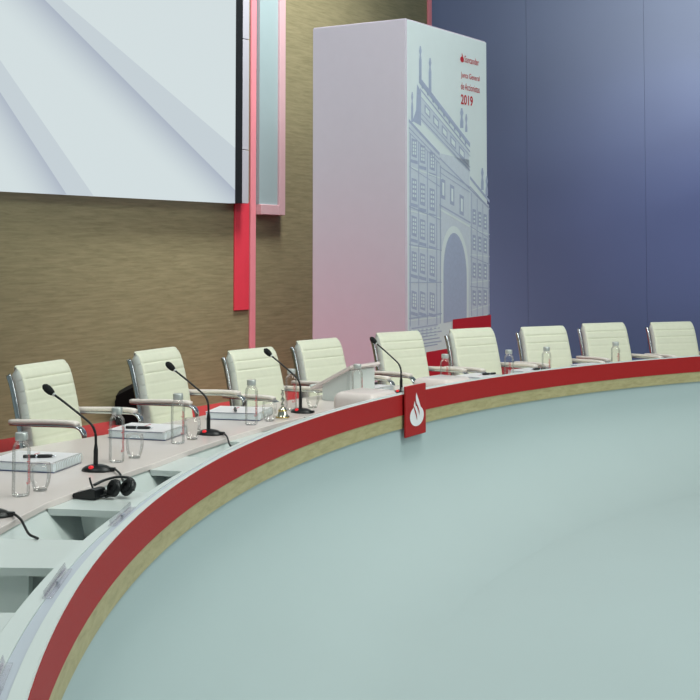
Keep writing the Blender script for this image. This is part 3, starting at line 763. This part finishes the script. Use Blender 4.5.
def make_pen():
    t = empty('ballpoint_pen')
    bm = bmesh.new(); tube(bm, [Vector((x, 0, .0084)) for x in (-.068, -.065, .045, .062)], [.0070, .0082, .0082, .0068], 10); link('barrel', bm, M['black'], t, True)
    bm = bmesh.new(); tube(bm, [Vector((x, 0, .0084)) for x in (.062, .074, .082)], [.0066, .0036, .0010], 10); link('tip', bm, M['chrome'], t, True)
    bm = bmesh.new(); tube(bm, [Vector((x, 0, .0084)) for x in (-.012, -.004)], .0086, 10); box(bm, -.06, -.012, -.0018, .0018, .0142, .0164); link('clip', bm, M['chrome'], t, True)
    return t
pen0 = make_pen()
BK = [(1.00, 14.2, 0, 'thick wire bound white booklet with a pen, in front of the leftmost chair'),
      (.96, 7.95, 0, 'wire bound white booklet cut off by the left picture edge'),
      (.93, 20.9, 4, 'thick wire bound white booklet in front of the second chair'),
      (.83, 26.6, 14, 'thick wire bound white booklet behind the bottle and glass by the bell'),
      (.84, 36.7, 4, 'thick wire bound white booklet behind the microphone left of the plaque'),
      (.59, 44.5, 4, 'thick wire bound white booklet right of the red plaque'),
      (.57, 48.8, 2, 'white booklet between the two bottles right of the printed column'),
      (.56, 54.0, 2, 'white booklet left of the rightmost bottle')]
PEN = {0: (-.03, .03, 200), 2: (.02, .075, 190), 3: (.0, .08, 110), 4: (-.02, -.06, 80), 5: (.0, -.07, 75), 6: (0, -.05, 80)}
PLAB = {0: 'black pen on the booklet in front of the leftmost chair', 2: 'black pen on the booklet in front of the second chair',
        3: 'black pen on the booklet in front of the chair by the pink strip', 4: 'black pen on the booklet left of the red plaque',
        5: 'black pen on the booklet right of the red plaque', 6: 'black pen on the booklet between two bottles on the right'}
first = True
for i, (dr, a, tw, lab) in enumerate(BK):
    o = book0 if i == 0 else copy_tree(book0); lay(o, dr, a, ZT + .0005, tw); tag(o, lab, 'booklet', 'wire bound booklets on the desk')
    if i in PEN:
        x, y, r = PEN[i]; q = pen0 if first else copy_tree(pen0); first = False
        rz = radial_rz(a) + math.radians(tw); b = pt(dr, a, ZT + .0455)
        q.location = b + Vector((x * math.cos(rz) - y * math.sin(rz), x * math.sin(rz) + y * math.cos(rz), 0)); q.rotation_euler = (0, 0, rz + math.radians(r))
        tag(q, PLAB[i], 'pen', 'black pens on the booklets')

# small silver and gold table bell
bell = empty('table_bell'); lay(bell, .57, 27.05, ZT); bell.scale = (1.15, 1.15, 1.2)
tag(bell, 'small silver table bell with a beaded upright handle on the desk', 'bell')
bm = bmesh.new(); lathe(bm, [(.0, .0), (.034, .0), (.036, .004), (.030, .012), (.024, .03), (.020, .046), (.012, .056), (.0, .058)], 28, cap=False); link('bell_body', bm, M['silver'], bell, True)
bm = bmesh.new(); lathe(bm, [(.0345, .005), (.037, .008), (.034, .011)], 28, cap=False); lathe(bm, [(.0225, .036), (.025, .039), (.021, .042)], 28, cap=False); link('gold_rim', bm, M['gold'], bell, True)
bm = bmesh.new(); lathe(bm, [(.006, .057), (.011, .066), (.006, .075), (.005, .080), (.012, .092), (.005, .104), (.005, .110), (.010, .120), (.004, .131), (.007, .139), (.0, .148)], 20, cap=False); link('handle', bm, M['silver'], bell, True)

# headset with its receiver lying on the shelf nearest the camera
hs = empty('headset'); lay(hs, .445, 10.95, ZS + .001)
tag(hs, 'black headset with belt receiver and curled cable on the white shelf', 'headset')
bm = bmesh.new(); mxr = Matrix.Translation((.068, .020, .0)) @ Matrix.Rotation(math.radians(-12), 4, 'Z') @ Matrix.Diagonal((1.15, 1.2, 1.1, 1))
pr = [(-.055, .002), (-.055, .036), (-.035, .040), (.055, .014), (.062, .006), (.062, .002)]
A = [bm.verts.new(mxr @ Vector((x, -.032, z))) for x, z in pr]; B = [bm.verts.new(mxr @ Vector((x, .032, z))) for x, z in pr]
for k in range(6): bm.faces.new((A[k], A[(k + 1) % 6], B[(k + 1) % 6], B[k]))
bm.faces.new(A); bm.faces.new(B[::-1]); bmesh.ops.bevel(bm, geom=list(bm.edges), offset=.003, segments=2, affect='EDGES'); link('receiver', bm, M['black'], hs, 30)
bm = bmesh.new(); tube(bm, catmull([Vector(p) for p in ((.055, .0, .036), (.066, -.004, .058), (.072, -.006, .078))], 4), .0042, 8); link('antenna', bm, M['black'], hs, True)
for x, y, tl in ((-.095, -.012, 58), (-.045, .012, 72)):
    bm = bmesh.new(); mxc = Matrix.Translation((x, y, .042)) @ Matrix.Rotation(math.radians(tl), 4, Vector((-.75, .55, 0)))
    lathe(bm, [(.0, -.014), (.026, -.014), (.036, -.007), (.037, .004), (.030, .013), (.016, .013), (.0, .007)], 24, cap=False); bm.transform(mxc)
    cup = link('ear_cup', bm, M['black'], hs, True)
    bm = bmesh.new(); lathe(bm, [(.014, .011), (.025, .011), (.032, .015), (.026, .020), (.014, .018)], 24, cap=False); bm.transform(mxc); link('ear_cushion', bm, M['foam'], cup, True)
bm = bmesh.new()
hb = catmull([Vector(p) for p in ((.055, -.01, .046), (.02, -.045, .062), (-.03, -.06, .074), (-.085, -.045, .074), (-.122, -.01, .058), (-.125, .015, .036))], 7)
tube(bm, hb, 0, 10, flat=(.0045, .009)); link('headband', bm, M['black'], hs, True)
bm = bmesh.new()
mid_ = catmull([Vector(p) for p in ((.045, .0, .012), (.015, .004, .022), (-.012, -.002, .016), (-.04, .012, .02))], 6); tube(bm, mid_, .013, 10); link('microphone_boom', bm, M['black'], hs, True)
bm = bmesh.new()
cc = [Vector((.05 - .09 * k / 8 + .012 * math.sin(k * 2.1), .03 + .010 * math.cos(k * 1.7), .006 + .005 * (k % 3))) for k in range(9)]
cc = [Vector((.035 + .017 * math.cos(q), .052, .020 + .015 * math.sin(q))) for q in [5.0, 4.1, 3.2, 2.3, 1.4, .5, -.4]] + cc
tube(bm, catmull(cc, 5), .0036, 8); link('cable', bm, M['cable'], hs, True)

# clear name-card holders lying in the ledge channel
def make_holder():
    t = empty('card_holder')
    bm = bmesh.new(); box(bm, -.012, .012, -.14, .14, .0, .003, .001); link('foot', bm, M['acrylic'], t)
    bm = bmesh.new(); mx_ = Matrix.Translation((.006, 0, .0035)) @ Matrix.Rotation(math.radians(-75), 4, 'Y'); box(bm, 0.0, .016, -.14, .14, 0, .002, .0006, mx=mx_); link('plate', bm, M['acrylic'], t)
    bm = bmesh.new(); box(bm, -.004, .002, -.016, .016, .0032, .010, .001); link('clip', bm, M['strip'], t)
    return t
h0 = make_holder()
for i, (u, v, lab) in enumerate([(60, 584, 'clear acrylic card holder on the ledge, the middle one at lower left'),
        (125, 517, 'clear acrylic card holder on the ledge in front of the headset'),
        (4, 688, 'clear acrylic card holder on the ledge in the lower left corner')]):
    p = on_z(u, v, ZL); _, a = polar(p); o = h0 if i == 0 else copy_tree(h0)
    lay(o, wled(a) * .48 + .004, a, ZL + .0005); tag(o, lab, 'card holder', 'clear card holders on the ledge')

# white table lectern (local x outward towards the speaker, y sideways)
lec = empty('table_lectern'); lay(lec, .60, 34.15, ZT)
tag(lec, 'small white lectern with a sloping top standing on the desk', 'lectern')
lw = .18
bm = bmesh.new(); box(bm, 0, .016, -lw + .03, lw - .03, .0, .205, .002); link('front_panel', bm, M['desk'], lec)
for s in (-1, 1):
    bm = bmesh.new(); y0 = s * (lw - .045); y1 = y0 + s * .016
    pr = [(.0165, .0), (.22, .0), (.22, .105), (.0165, .208)]
    A = [bm.verts.new((x, y0, z)) for x, z in pr]; B = [bm.verts.new((x, y1, z)) for x, z in pr]
    for k in range(4): bm.faces.new((A[k], A[(k + 1) % 4], B[(k + 1) % 4], B[k]))
    bm.faces.new(A); bm.faces.new(B[::-1]); link('side_panel', bm, M['desk'], lec)
bm = bmesh.new(); mx_ = Matrix.Translation((-.025, 0, .234)) @ Matrix.Rotation(math.atan2(.103, .205), 4, 'Y'); box(bm, 0, .36, -lw, lw, -.010, .010, .003, mx=mx_); link('sloping_top', bm, M['top'], lec)
bm = bmesh.new(); box(bm, .348, .36, -lw, lw, .0105, .026, .002, mx=mx_); link('paper_stop', bm, M['desk'], lec)

# low rounded white housings behind the ledge
def make_housing():
    t = empty('monitor_housing')
    bm = bmesh.new(); box(bm, -.15, .15, -.17, .17, .0, .135, .05, 5); link('shell', bm, M['top'], t, 40)
    bm = bmesh.new(); box(bm, -.12, .12, -.1745, -.1705, .02, .11, .002); link('side_vent', bm, M['strip'], t)['label'] = 'grey end panel'
    return t
hz = make_housing()
for i, (u, lab) in enumerate([(366, 'low white rounded housing behind the ledge, in front of the lectern'), (443, 'low white rounded housing behind the ledge, right of the red plaque')]):
    p = at_dr(u, 395, .25); _, a = polar(p); o = hz if i == 0 else copy_tree(hz)
    lay(o, .25, a, ZT + .0005); tag(o, lab, 'housing', 'rounded monitor housings behind the ledge')
